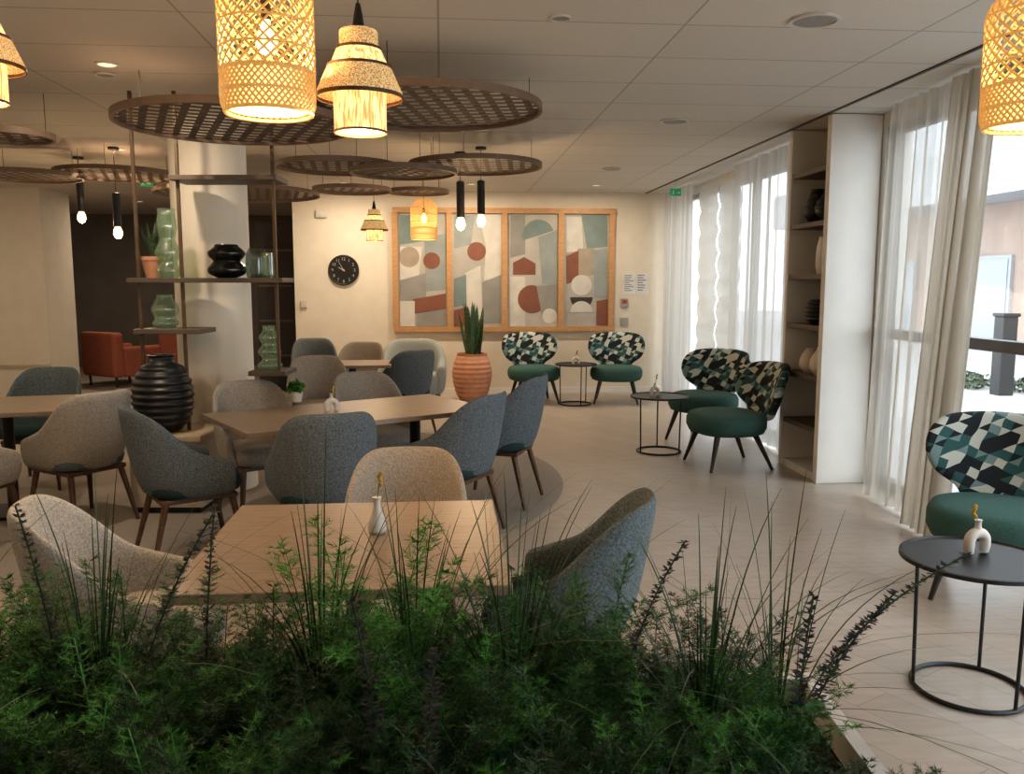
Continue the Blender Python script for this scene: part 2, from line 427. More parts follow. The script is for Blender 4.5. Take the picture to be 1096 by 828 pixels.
def ribbed(prof, ribs, amp):
    out = []; n = 110
    zs = [p[1] for p in prof]; z0, z1 = zs[0], zs[-1]
    for i in range(n+1):
        z = z0+(z1-z0)*i/n
        for a, b in zip(prof, prof[1:]):
            if a[1] <= z <= b[1]+1e-9:
                u = (z-a[1])/max(1e-6, b[1]-a[1])
                rr = a[0]+(b[0]-a[0])*u; break
        out.append((rr+amp*sin(2*PI*ribs*i/n), z))
    return out
def smoothprof(prof, k=6):
    out = []
    m = len(prof)
    for i in range(m-1):
        p0 = prof[max(i-1, 0)]; p1 = prof[i]; p2 = prof[i+1]; p3 = prof[min(i+2, m-1)]
        for j in range(k):
            t = j/k
            out.append(tuple(.5*(2*p1[a]+(p2[a]-p0[a])*t+(2*p0[a]-5*p1[a]+4*p2[a]-p3[a])*t*t+(3*p1[a]-p0[a]-3*p2[a]+p3[a])*t**3) for a in (0, 1)))
    out.append(prof[-1]); return out
def vase(name, prof, mat, loc, label, ribs=0, amp=0, hollow=True, cat='vase', thin=False):
    p = smoothprof(prof)
    if ribs: p = ribbed(p, ribs, amp)
    if thin:
        return tag(obj(name, G().lathe(p, 36, cap1=False), mat, loc=loc), label, cat)
    if hollow:
        top = p[-1]; p = p+[(top[0]*.82, top[1]), (top[0]*.75, top[1]-.03)]
    return tag(obj(name, G().lathe(p, 36), mat, loc=loc), label, cat)
round_prof = [(.05, 0), (.10, .05), (.115, .11), (.08, .18), (.045, .22), (.05, .24)]
vase('vase', round_prof, m_blackc, (3.02, 6.42, 2.03), 'black round vase on the second highest built-in shelf, nearer one', 5, .003)
vase('vase', [(.045, 0), (.09, .05), (.10, .12), (.07, .2), (.05, .25), (.055, .27)], m_blackc, (3.04, 6.70, 2.03), 'black taller vase on the second highest built-in shelf, farther one', 5, .003)
vase('vase', [(.05, 0), (.065, .08), (.06, .2), (.045, .27), (.05, .29)], m_white, (2.99, 6.42, 1.62), 'white tall cylindrical vase on the third highest built-in shelf')
vase('vase', [(.06, 0), (.10, .05), (.105, .12), (.09, .18), (.075, .2)], m_blackc, (3.02, 6.54, 1.22), 'black ribbed pot alone on a middle built-in shelf', 6, .004)
vase('vase', [(.05, 0), (.09, .06), (.09, .13), (.05, .2), (.04, .23)], m_beigec, (3.01, 6.42, .82), 'beige rounded vase on the second lowest built-in shelf, nearer one')
vase('vase', [(.05, 0), (.085, .05), (.08, .12), (.045, .18), (.035, .2)], m_beigec, (3.03, 6.68, .82), 'beige smaller vase on the second lowest built-in shelf, farther one')

# ------------------------------------------------------------------ column, rug, shelf unit
cc = W(-2.23, 6.32)
struct('column', G().lathe([(.27, 0), (.27, H)], 48), m_col, loc=cc)
tag(obj('round_rug', G().lathe([(2.38, .001), (2.4, .004), (2.39, .007), (2.3, .008)], 96), m_rug, loc=W(-2.0, 6.5)), 'large round grey carpet under the dining tables', 'rug')
t = thing('bench', 'low pale wood bench with rounded edge below the metal shelves', 'bench', W(-2.36, 5.74), -YAW)
obj('top', G().box(-.22, .30, -.26, .27, .50, .55), m_bench, t, smooth=False, bev=.012)
obj('body', G().box(-.20, .28, -.22, .25, .05, .50), m_bench, t, smooth=False, bev=.005)
obj('plinth', G().box(-.18, .25, -.19, .22, .0085, .05), m_black, t, smooth=False)
t = thing('metal_shelf_unit', 'bronze pole shelving with dark shelves in front of the round column', 'shelving', W(-2.03, 5.8), -YAW)
FS = 5.8
def lx(u): return (u-548)/FPX*FS*1.0+2.03
def zy(v): return EYE+(303-v)/FPX*FS
for u, yy, z0 in ((159, -.1, .551), (204, -.1, .551), (302, -.1, .93)):
    obj('pole', G().box(lx(u)-.01, lx(u)+.01, yy-.01, yy+.01, z0, H-.002), m_bronze, t, smooth=False)
shelves = {}
for nm, u0, u1, v in (('top', 198, 308, 196), ('mid', 150, 311, 300), ('left', 154, 224, 353), ('low', 272, 311, 397)):
    z = zy(v); shelves[nm] = z
    obj('shelf', G().box(lx(u0), lx(u1), -.165, .14, z-.016, z+.016), m_shelfw, t, smooth=False, bev=.003)
def on(nm, u, dy=0): return W((u-548)/FPX*FS, FS+dy, shelves[nm]+.0165)
vase('vase', [(.06, 0), (.115, .025), (.128, .06), (.10, .10), (.092, .115), (.118, .145), (.122, .175), (.085, .21), (.075, .225)], m_blackg, on('mid', 247, -.02), 'glossy black double lobed vase on the long metal shelf')
vase('glass_vase', [(.06, 0), (.085, .03), (.07, .07), (.09, .13), (.06, .19), (.05, .22), (.06, .23)], m_glassg, on('left', 178), 'pale green glass vase on the small left metal shelf', thin=True)
vase('glass_vase', [(.07, 0), (.085, .03), (.05, .07), (.08, .12), (.05, .17), (.07, .22), (.04, .27), (.045, .3)], m_glassg, on('low', 288), 'clear bubbled glass vase on the lowest right metal shelf', thin=True)
vase('glass_vase', [(.06, 0), (.085, .05), (.055, .10), (.085, .17), (.05, .25), (.065, .34), (.055, .43), (.06, .46)], m_glassg, on('mid', 188, -.06), 'tall pale green bubbled glass vase on the long metal shelf', thin=True)
vase('glass_jar', [(.055, 0), (.07, .02), (.07, .15), (.05, .2)], m_glassb, on('mid', 276, .03), 'smoky glass jar beside the black vase on the long metal shelf', thin=True)
vase('glass_jar', [(.045, 0), (.05, .02), (.05, .12), (.048, .17)], m_glassg, on('mid', 291, -.02), 'small clear glass at the right end of the long metal shelf', thin=True)
t = thing('potted_plant', 'small terracotta potted plant on the left end of the long metal shelf', 'plant', on('mid', 166, .03))
obj('pot', G().lathe([(.05, 0), (.074, .12), (.078, .12), (.078, .145), (.066, .145), (.06, .12)], 28), m_terra, t)
g = G(); r = random.Random(3)
for i in range(20):
    a = r.uniform(0, 6.28); l = r.uniform(.13, .27); o_ = r.uniform(.03, .1)
    p = Vector((0, 0, .12)); q = Vector((cos(a)*o_, sin(a)*o_, .12+l)); w = Vector((-sin(a), cos(a), 0))*.012
    mid = (p+q)/2+Vector((cos(a), sin(a), 0))*-.01
    g.add([p-w*.4, p+w*.4, mid+w, q, mid-w], [(0, 1, 2, 4), (4, 2, 3)])
obj('leaves', g, m_sans, t, smooth=False, fix=False)
vb = W(-2.37, 5.66, .551)
vase('floor_vase', [(.09, 0), (.16, .06), (.195, .18), (.19, .32), (.14, .43), (.085, .48), (.085, .505), (.095, .52)], m_blackc, vb, 'large black ribbed vase standing on the pale bench by the column', 11, .006)

# ------------------------------------------------------------------ chairs
def shell_g(Rr=.265, L=.19, za=.62, zb=.86, zlow=.37, th=.045, fl=.06):
    path = []
    ns, na = 5, 22
    for i in range(ns): path.append((Rr, L*(1-i/ns), 1, 0, 0, 1-i/ns))
    for i in range(na+1):
        a = PI*i/na; path.append((Rr*cos(a), -Rr*sin(a), cos(a), -sin(a), sin(a), 0))
    for i in range(1, ns+1): path.append((-Rr, L*i/ns, -1, 0, 0, i/ns))
    vs = []
    for (x, y, nx, ny, b, f) in path:
        bb = min(1, b*1.12)**1.15; bb = bb*bb*(3-2*bb)*.5+bb*.5
        zt = za+(zb-za)*bb-.07*f
        lo = zlow
        sec = []
        for v in (0, .3, .65, .93): sec.append((v, 0))
        sec += [(1.0, .35), (1.0, .65)]
        for v in (.93, .65, .3, 0): sec.append((v, 1))
        for v, w in sec:
            z = lo+(zt-lo)*v
            out = (.02+fl*bb)*((z-lo)/(zb-lo))**1.2-(.03*(1-v) if v < .3 else 0)
            o2 = out-th*w
            vs.append((x+nx*o2, y+ny*o2, z))
    k = 10; m = len(path); fs = []
    for i in range(m-1):
        for j in range(k):
            q = (j+1) % k; fs.append((i*k+j, i*k+q, (i+1)*k+q, (i+1)*k+j))
    fs += [tuple(range(k)), tuple((m-1)*k+j for j in range(k-1, -1, -1))]
    return G().add(vs, fs)
def chair_maker(fab, seat, name='dining_chair'):
    def mk():
        t = thing(name, '', 'chair')
        obj('shell', shell_g(), fab, t, sub=1, angle=180)
        obj('seat', G().lathe([(.80, .37), (.93, .385), (.97, .42), (.95, .455), (.86, .478), (.6, .487), (.3, .49)], 32, (0, .02, 0), .245, .255, 3.0), seat, t, angle=180)
        obj('seat_frame', G().box(-.19, .19, -.19, .21, .345, .372), m_leg, t, smooth=False, bev=.006)
        for sx in (-1, 1):
            obj('leg', G().tube([(sx*.17, .18, .36), (sx*.215, .245, .0085)], [.02, .012], 10), m_leg, t)
            obj('leg', G().tube([(sx*.165, -.16, .36), (sx*.21, -.25, .0085)], [.02, .012], 10), m_leg, t)
        return t
    return Kind(mk)
KB = chair_maker(m_beige, m_beige); KU = chair_maker(m_blue, m_teal); KG = chair_maker(m_greyt, m_teal); KM = chair_maker(m_beige, m_greyt); KP_ = chair_maker(m_pale, m_pale)
def put(k, l, F, dl, dF, label, scale=1.03): return k.put(W(l, F, 0), face(dl, dF), label, None, scale)
put(KP_, -1.22, 2.62, .94, .34, 'pale grey tweed dining chair at the left of the nearest table', 1.02)
put(KB, -.44, 3.36, .05, -1, 'beige tweed dining chair on the far side of the nearest table', .97)
put(KG, .165, 2.82, -.97, .25, 'grey tweed dining chair at the right of the nearest table', .98)
put(KU, -1.84, 4.68, .81, .58, 'blue grey tweed chair at the left end of the middle dining table')
put(KU, -1.03, 4.48, -.4, .9, 'blue grey tweed chair seen from behind at the near side of the middle table', 1.05)
put(KU, -.38, 5.1, -.9, .45, 'blue grey tweed chair at the right part of the middle table, nearer the open floor', 1.05)
put(KU, -.10, 5.9, -.95, .3, 'blue grey tweed chair farthest right beside the open floor', 1.07)
put(KB, -1.68, 5.52, .58, -.81, 'beige tweed chair on the far side of the middle table by the column')
put(KB, -1.74, 7.5, .25, -.97, 'beige tweed chair behind the middle table near the snake plant, farther left')
put(KB, -1.0, 6.1, .55, -.83, 'beige tweed chair on the far side of the middle table, nearest the terracotta pot')
put(KM, -2.8, 5.35, -.85, .5, 'beige tweed chair with its back to the black floor vase')
put(KG, -3.64, 6.4, .1, -1, 'dark grey chair behind the left table')
put(KM, -3.2, 4.75, .2, .98, 'beige chair cut off by the left edge in front of the left table')
put(KU, -2.35, 10.0, .3, -.95, 'blue grey chair far back below the wall clock')
put(KB, -1.72, 9.35, -.1, -1, 'beige chair far back at the small table below the clock')
put(KU, -1.12, 8.7, -.6, .8, 'blue grey chair in front of the pale loveseat')
# loveseat
t = thing('loveseat', 'pale grey two seat tub sofa against the back wall left of the terracotta pot', 'sofa', W(-1.22, 10.3), face(.05, -1))
g = shell_g(.30, .25, .62, .86, .2, .09, .05)
g.v = [(x*1.35, y, z) for x, y, z in g.v]
obj('shell', g, m_light, t, sub=1, angle=180)
obj('seat', G().lathe([(.9, .2), (.97, .24), (.98, .42), (.93, .46), (.6, .47)], 32, (0, .04, 0), .37, .27, 3.5), m_light, t, angle=180)
for sx in (-1, 1):
    for y in (-.2, .22): obj('leg', G().tube([(sx*.3, y, .22), (sx*.33, y*1.1, 0)], [.02, .014]), m_leg, t)

# ------------------------------------------------------------------ tables
def quad_table(c, ang, w, d, label, peds=((0, 0),), h=.75):
    t = thing('dining_table', label, 'table', (c.x, c.y, 0), ang)
    obj('tabletop', G().box(-w/2, w/2, -d/2, d/2, h-.03, h), m_wood, t, smooth=False, bev=.004)
    for px, py in peds:
        obj('pedestal', G().tube([(px, py, .03), (px, py, h-.03)], .035, 16), m_black, t)
        obj('base_plate', G().box(px-.2, px+.2, py-.2, py+.2, .0085, .03), m_black, t, smooth=False, bev=.004)
    return t
a, b, c_, d_ = P(181, 637, .75), P(548, 626, .75), P(528, 534, .75), P(252, 541, .75)
T1c = (a+b+c_+d_)/4; e = b-a; T1ang = math.atan2(e.y, e.x); T1w = (e.length+(c_-d_).length)/2; T1d = ((d_-a).length+(c_-b).length)/2
quad_table(T1c, T1ang, T1w, T1d, 'square oak dining table nearest the planter')
T2w, T2d = 1.62, .86
n0 = W(-1.42, 4.44); ax = W(.81, .58); ax.z = 0; ax.normalize(); bx = Vector((-ax.y, ax.x, 0))
quad_table(n0+ax*(T2w/2)+bx*(T2d/2), math.atan2(ax.y, ax.x), T2w, T2d, 'long oak dining table in the middle in front of the column', ((-.45, 0), (.45, 0)))
quad_table(W(-3.37, 5.55), rad(12), .95, .85, 'oak dining table at the left edge of the room')
quad_table(W(-1.62, 8.5), 0, .8, .6, 'oak table farther back below the hanging woven lamps')

# ------------------------------------------------------------------ lounge chairs
def crspline(pts, k=6):
    out = []; m = len(pts)
    for i in range(m):
        p0, p1, p2, p3 = (pts[(i+j) % m] for j in (-1, 0, 1, 2))
        for j in range(k):
            t = j/k
            out.append(tuple(.5*(2*p1[a]+(p2[a]-p0[a])*t+(2*p0[a]-5*p1[a]+4*p2[a]-p3[a])*t*t+(3*p1[a]-p0[a]-3*p2[a]+p3[a])*t**3) for a in (0, 1)))
    return out
def mk_lounge():
    t = thing('lounge_chair', '', 'armchair')
    half = [(.0, .37), (.15, .38), (.215, .455), (.315, .53), (.365, .63), (.355, .73), (.29, .80), (.16, .825), (0, .83)]
    pts = half+[(-x, z) for x, z in half[-2:0:-1]]
    ol = crspline(pts, 4); n = len(ol); c = (0, .62)
    rings = [(1, 0), (.985, .55), (.93, .85), (.8, 1), (.55, 1.05), (.25, 1.08)]
    vs = []
    def bend(x, z, o):
        y = -.30+1.05*x*x-.28*(z-.4)
        return (x*(1-.12*abs(x)), y+o, z)
    for r_, h in rings:
        for x, z in ol: vs.append(bend(c[0]+(x-c[0])*r_, c[1]+(z-c[1])*r_, .042*h))
    vs.append(bend(0, c[1], .045))
    for r_, h in rings[1:]:
        for x, z in ol: vs.append(bend(c[0]+(x-c[0])*r_, c[1]+(z-c[1])*r_, -.042*h))
    vs.append(bend(0, c[1], -.045))
    fs = []; R_ = len(rings)
    def strip(a, b):
        for k in range(n): q = (k+1) % n; fs.append((a+k, a+q, b+q, b+k))
    for i in range(R_-1): strip(i*n, (i+1)*n)
    ce = R_*n
    for k in range(n): fs.append(((R_-1)*n+k, (R_-1)*n+(k+1) % n, ce))
    b0 = ce+1
    strip(0, b0)
    for i in range(R_-2): strip(b0+i*n, b0+(i+1)*n)
    ce2 = b0+(R_-1)*n
    for k in range(n): fs.append((b0+(R_-2)*n+k, b0+(R_-2)*n+(k+1) % n, ce2))
    obj('backrest', G().add(vs, fs), m_pat, t, angle=180)
    obj('seat', G().lathe([(.80, .27), (.93, .285), (1.0, .33), (1.0, .39), (.94, .425), (.8, .44), (.4, .448)], 40, (0, .03, 0), .315, .30, 2.4), m_green, t, angle=180)
    for sx in (-1, 1):
        obj('leg', G().tube([(sx*.19, .19, .28), (sx*.26, .27, 0)], [.024, .012], 10), m_blackwood, t)
        obj('leg', G().tube([(sx*.18, -.13, .28), (sx*.24, -.26, 0)], [.024, .012], 10), m_blackwood, t)
    return t
KL = Kind(mk_lounge)
def lounge(l, F, dl, dF, label, s_=1): KL.put(W(l, F, 0), face(dl, dF), label, None, s_)
lounge(.28, 11.0, .18, -1, 'patterned lounge chair with green seat against the back wall, beside the terracotta pot', 1.08)
lounge(1.37, 11.0, -.12, -1, 'patterned lounge chair with green seat against the back wall, nearer the window corner', 1.08)
lounge(1.93, 8.35, -.6, -.8, 'patterned lounge chair by the far sheer curtain, behind the black side table', 1.06)
lounge(1.86, 7.1, -.97, -.2, 'patterned lounge chair turned sideways in front of the built-in shelves', 1.06)
lounge(2.44, 4.1, -.5, -.86, 'patterned lounge chair cut off by the right edge beside the near window', 1.04)

# side tables
def mk_side():
    t = thing('side_table', '', 'side table')
    obj('tabletop', G().lathe([(.262, .508), (.27, .51), (.27, .525), (.262, .527), (.258, .519)], 56), m_black, t)
    g = G(); g.tube([(.2*cos(2*PI*k/48), .2*sin(2*PI*k/48), .009) for k in range(48)], .009, 8, True)
    obj('base_ring', g, m_black, t)
    for k in range(3):
        a = 2*PI*k/3+.5
        obj('leg', G().tube([(.2*cos(a), .2*sin(a), .012), (.21*cos(a), .21*sin(a), .51)], .007, 8), m_black, t)
    return t
KS = Kind(mk_side)
s1 = W(.82, 10.75); s2 = P(705, 483, 0); s3 = P(1036, 737, 0)
KS.put(s1, .2, 'small black round side table between the two back wall lounge chairs')
KS.put(s2, .9, 'small black round side table in front of the pair of window lounge chairs')
KS.put(s3, .3, 'black round side table with ring base nearest the camera at right')

# small arch vases
def mk_arch():
    t = thing('bud_vase', '', 'vase')
    pts = [(-.042, 0, .0), (-.044, 0, .03)]
    for i in range(13):
        a = PI-PI*i/12; pts.append((.044*cos(a), 0, .05+.04*sin(a)))
    pts += [(.044, 0, .03), (.042, 0, 0)]
    obj('body', G().tube(pts, [.02]+[.024]*(len(pts)-2)+[.02], 14), m_white, t)
    obj('neck', G().lathe([(.018, .1), (.013, .125), (.014, .145), (.018, .15)], 16), m_white, t)
    return t
def mk_bottle():
    t = thing('bud_vase', '', 'vase')
    obj('body', G().lathe(smoothprof([(.028, 0), (.038, .015), (.036, .05), (.022, .085), (.015, .11), (.015, .135), (.02, .15)]), 24), m_white, t)
    return t
KV = Kind(mk_arch); KV2 = Kind(mk_bottle)
def add_stem(root, mat, h, lean):
    obj('stem', G().tube([(0, 0, .12), (lean*.5, 0, .15+h*.5), (lean, .01, .15+h)], .002, 5), m_leafm, root)
    g = G()
    for i in range(7):
        a = i*.9; z = .15+h-.045+i*.008
        g.lathe([(.001, -.012), (.008, -.004), (.008, .005), (.001, .012)], 8, (lean*(.75+.04*i)+.005*cos(a), .006*sin(a), z))
    obj('bud', g, mat, root)
sprigs = []
def arch(loc, rz, label, mat, h, lean, sc_=1, k=KV):
    # every copy is made from the bare vase, then gets its own sprig
    r_ = k.put(loc, rz, label, None, sc_); sprigs.append((r_, mat, h, lean)); return r_
arch(Vector((s3.x+.03, s3.y+.05, .527)), .2, 'white arch shaped bud vase on the nearest black side table', m_yel, .06, -.03, .85)
arch(P(404, 570, .75)+Vector((0, 0, .001)), -.3, 'white bottle bud vase with yellow sprig on the nearest dining table', m_yel, .10, .02, .78, KV2)
arch(P(355, 440, .75)+Vector((0, 0, .001)), .5, 'white arch bud vase on the middle dining table', m_yel, .05, .02, .75)
arch(Vector((s2.x-.05, s2.y, .527)), .3, 'white bud vase on the side table before the window lounge chairs', m_yel, .1, .03, .75)
arch(Vector((s1.x, s1.y, .527)), .1, 'white bud vase on the far side table against the back wall', m_leafm, .05, .02, .8)
for s_ in sprigs: add_stem(*s_)
t = thing('potted_plant', 'tiny green plant in a pot on the middle dining table', 'plant', P(318, 430, .75)+Vector((0, 0, .001)))
obj('pot', G().lathe([(.03, 0), (.04, .06), (.04, .07), (.03, .07)], 20), m_white, t)
obj('leaves', leafcloud(random.Random(8), 60, .06, .06, .05, .03), m_leafm, t, smooth=False, fix=False, loc=(0, 0, .1))

# terracotta pot and snake plant
tp = W(-.53, 11.1)
t = thing('snake_plant', 'tall snake plant in a ribbed terracotta pot at the end of the dining area', 'plant', tp)
obj('pot', G().lathe(ribbed(smoothprof([(.16, 0), (.22, .12), (.26, .30), (.26, .42), (.23, .54), (.20, .60), (.205, .63)]), 10, .003)+[(.18, .63), (.17, .58)], 40), m_terra, t)
g = G(); r = random.Random(21)
for i in range(22):
    a = r.uniform(0, 6.28); rr = r.uniform(0, .12); h = r.uniform(.42, .74); ln_ = r.uniform(.02, .15)
    b0 = Vector((cos(a)*rr, sin(a)*rr, .58)); w = Vector((-sin(a+.6), cos(a+.6), 0))
    L_ = [b0-w*.022, b0+w*.022]
    prof = ((.3, .034), (.65, .032), (.88, .018))
    for u, ww in prof:
        c0 = b0+Vector((cos(a)*ln_*u, sin(a)*ln_*u, h*u)); L_ += [c0-w*ww, c0+w*ww]
    L_.append(b0+Vector((cos(a)*ln_, sin(a)*ln_, h)))
    g.add(L_, [(0, 1, 3, 2), (2, 3, 5, 4), (4, 5, 7, 6), (6, 7, 8)])
obj('leaves', g, m_sans, t, smooth=False, fix=False)

# ------------------------------------------------------------------ ceiling lattice discs
def lattice(u, v, z, r_, label, rz=.35, pitch=.10, wd=.042):
    c = P(u, v, z); t = thing('lattice_disc', label, 'ceiling disc', (c.x, c.y, z), rz)
    obj('rim', G().ring(r_-.02, r_, -.02, .02, 72), m_latr, t)
    g = G(); k = int(r_/pitch)
    for i in range(-k, k+1):
        y = i*pitch; hl = math.sqrt(max(0, (r_-.018)**2-y*y))
        if hl < .03: continue
        g.box(-hl, hl, y-wd/2, y+wd/2, -.003, -.0003); g.box(y-wd/2, y+wd/2, -hl, hl, .0003, .003)
    obj('lattice', g, m_lat, t, smooth=False)
    for j in range(3):
        a = 2*PI*j/3+.4; x, y = (r_-.05)*cos(a), (r_-.05)*sin(a)
        obj('wire', G().tube([(x, y, .003), (x, y, H-z-.001)], .0022, 5), m_black, t)
    return t
lattice(253, 132, 2.47, .67, 'large slatted ceiling disc at the front left, in front of the column')
lattice(458, 116, 2.58, .68, 'large slatted ceiling disc at the front right, behind the tiered lamp', -.2)
lattice(362, 178, 2.52, .50, 'slatted ceiling disc behind the two large ones, just right of the column', .1)
lattice(432, 184, 2.46, .44, 'smaller slatted ceiling disc hanging lowest in the middle cluster', .5)
lattice(509, 177, 2.55, .57, 'slatted ceiling disc at the right of the middle cluster', -.1)
lattice(377, 203, 2.50, .40, 'small slatted ceiling disc at the back left of the cluster', .2)
lattice(448, 205, 2.56, .34, 'small slatted ceiling disc at the back right of the cluster', .3)
lattice(8, 145, 2.50, .28, 'small slatted ceiling disc cut by the left edge', .3)
lattice(30, 188, 2.52, .46, 'slatted ceiling disc at far left behind the cut off one', 0)
lattice(124, 186, 2.58, .54, 'slatted ceiling disc at left above the bare bulbs', .3)
lattice(255, 207, 2.50, .85, 'slatted ceiling disc partly hidden behind the column', .2)

# ------------------------------------------------------------------ pendants
def mk_woven():
    t = thing('pendant_lamp', '', 'lamp')
    def rz_(z):
        if z < .03: return .140+.012*z/.03
        if z < .36: return .152
        u = (z-.36)/.09; return .152-.075*u*u
    g = G()
    def helix(z0, z1, turns, n, sgn, tr, off, seg):
        for k in range(n):
            pts = []
            for i in range(seg+1):
                z = z0+(z1-z0)*i/seg; a = 2*PI*k/n+sgn*turns*2*PI*i/seg; rr = rz_(z)+off
                pts.append((rr*cos(a), rr*sin(a), z))
            g.tube(pts, tr, 4)
    helix(.12, .45, .35, 24, 1, .0045, .001, 14); helix(.12, .45, .35, 24, -1, .0045, -.001, 14)
    helix(.0, .13, .12, 46, 1, .0042, .001, 5); helix(.0, .13, .12, 46, -1, .0042, -.001, 5)
    for z in (.002, .06, .128, .132, .2, .28, .36, .448):
        g.tube([((rz_(z))*cos(2*PI*k/40), (rz_(z))*sin(2*PI*k/40), z) for k in range(40)], .004 if z not in (.002, .448) else .007, 5, True)
    obj('weave', g, m_rattan, t, fix=False)
    obj('liner', G().lathe([(.128, .012), (.136, .03), (.136, .13)], 32, cap0=False, cap1=False), m_glow, t)
    obj('bulb', G().lathe([(.008, .19), (.026, .2), (.034, .225), (.028, .255), (.014, .285), (.012, .31)], 16), m_bulb, t)
    obj('socket', G().lathe([(.016, .30), (.018, .31), (.018, .36), (.008, .37)], 12), m_black, t)
    obj('cord', G().tube([(0, 0, .36), (0, 0, .9)], .003, 6), m_black, t)
    return t
def mk_tier():
    t = thing('pendant_lamp', '', 'lamp')
    obj('lower_shade', G().lathe([(.086, 0), (.092, .002), (.092, .135), (.088, .135), (.088, .01)], 36, cap0=False, cap1=False), m_shadeb, t)
    obj('upper_shade', G().lathe([(.150, .118), (.152, .124), (.152, .135), (.112, .225), (.108, .225), (.146, .135)], 40, cap0=False, cap1=False), m_shade, t)
    obj('middle_shade', G().lathe([(.106, .21), (.108, .215), (.078, .285), (.074, .285)], 40, cap0=False, cap1=False), m_shadeb, t)
    obj('trim', G().ring(.1505, .1545, .117, .130, 40).ring(.107, .1145, .217, .229, 40).ring(.0745, .0795, .281, .291, 40).ring(.087, .0935, 0, .008, 40), m_leg, t)
    obj('top_shade', G().lathe([(.067, .27), (.067, .345), (.062, .35), (.062, .28)], 32, cap0=False, cap1=False), m_shade, t)
    obj('cap', G().lathe([(.064, .345), (.022, .355), (.016, .40), (.008, .44)], 20), m_black, t)
    obj('bulb', G().lathe([(.006, .03), (.026, .045), (.03, .065), (.024, .09), (.012, .12)], 16), m_bulb, t)
    obj('cord', G().tube([(0, 0, .43), (0, 0, .9)], .003, 6), m_black, t)
    return t
def mk_tubelamp():
    t = thing('pendant_lamp', '', 'lamp')
    obj('bulb', G().lathe([(.005, -.115), (.026, -.107), (.042, -.075), (.036, -.035), (.02, 0)], 18), m_bulb, t)
    obj('tube', G().lathe([(.03, -.005), (.036, 0), (.036, .30), (.02, .31)], 18), m_black, t)
    obj('cord', G().tube([(0, 0, .3), (0, 0, .9)], .003, 6), m_black, t)
    return t
KW, KT, KP = Kind(mk_woven), Kind(mk_tier), Kind(mk_tubelamp)
def pend(k, u, v, F, label, e, zoff=.2, scale=1):
    p = D(u, v, F); r_ = k.put(p, 0, label, None, scale)
    for ch in r_.children:
        if ch.name.startswith('cord'):
            # own cord reaching exactly up to the ceiling
            z0 = .36 if k is KW else (.43 if k is KT else .3)
            me = bpy.data.meshes.new('cord'); g = G().tube([(0, 0, z0), (0, 0, (H-p.z)/scale-.001)], .003, 6)
            g.lathe([(.05, (H-p.z)/scale-.022), (.05, (H-p.z)/scale-.001)], 20)
            me.from_pydata(g.v, [], g.f); me.materials.append(m_black); ch.data = me
    if e: light_point(p+Vector((0, 0, zoff*scale)), e, (1, .68, .38), .035)
    return r_
pend(KW, 288, 122, 2.9, 'large woven rattan pendant lamp at top left in front of the ceiling disc', 16, .12)
pend(KT, 386, 143, 3.07, 'large tiered cane pendant lamp beside the woven rattan one', 14, -.05)
pend(KW, 1103, 136, 2.9, 'woven rattan pendant lamp cut by the right edge near the window', 8, .12)
pend(KT, -22, 110, 3.07, 'tiered cane pendant lamp cut by the left edge', 12, -.05)
pend(KT, 401, 258, 9.6, 'small distant tiered pendant lamp near the framed art', 8, -.05)
pend(KW, 454, 256, 9.9, 'small distant woven pendant lamp in front of the framed art', 8, .12)
pend(KP, 493, 232, 8.3, 'black tube pendant with bare bulb under the right ceiling disc, left of its twin', 9, -.15, 1.1)
pend(KP, 515, 229, 8.0, 'black tube pendant with bare bulb under the right ceiling disc, right of its twin', 9, -.15)
pend(KP, 87, 226, 8.6, 'black tube pendant with bare bulb at far left, left one of the pair', 10, -.15)
pend(KP, 126, 242, 8.0, 'black tube pendant with bare bulb at left, lower one of the pair', 10, -.15)

# ------------------------------------------------------------------ back wall items
def wy(u, v, d=0): p = atY(u, v, YB); return (p.x, YB-d, p.z)
t = thing('framed_art_panels', 'oak framed row of four abstract art panels on the back wall', 'artwork', (0, 0, 0))
x0, _, z1 = wy(420, 222); x1, _, z0 = wy(657, 354)
g = G(); fw = .07
g.box(x0, x1, YB-.06, YB-.001, z1-fw, z1); g.box(x0, x1, YB-.06, YB-.001, z0, z0+fw)
edges = [wy(u, 280)[0] for u in (423, 481, 540, 600, 654)]
for i, x in enumerate(edges):
    w_ = .038
    g.box(x-w_, x+w_, YB-.0595, YB-.001, z0+fw, z1-fw)
obj('frame', g, m_woodedge, t, smooth=False)
pc = [(.46, .44, .39), (.44, .42, .38), (.46, .44, .40), (.43, .415, .375)]
pal = {'T': (.20, .26, .25), 'B': (.24, .10, .065), 'W': (.60, .58, .53), 'G': (.29, .285, .265), 'S': (.38, .32, .25), 'K': (.05, .045, .04), 'L': (.30, .335, .325)}
palm = {k: M('art_'+k, c, .7, scale=5) for k, c in pal.items()}
def circ(u, v, r_): return [(u+r_*cos(2*PI*k/28), v+r_*sin(2*PI*k/28)) for k in range(28)]
def half(u, v, r_, a0): return [(u+r_*cos(a0+PI*k/16), v+r_*sin(a0+PI*k/16)) for k in range(17)]
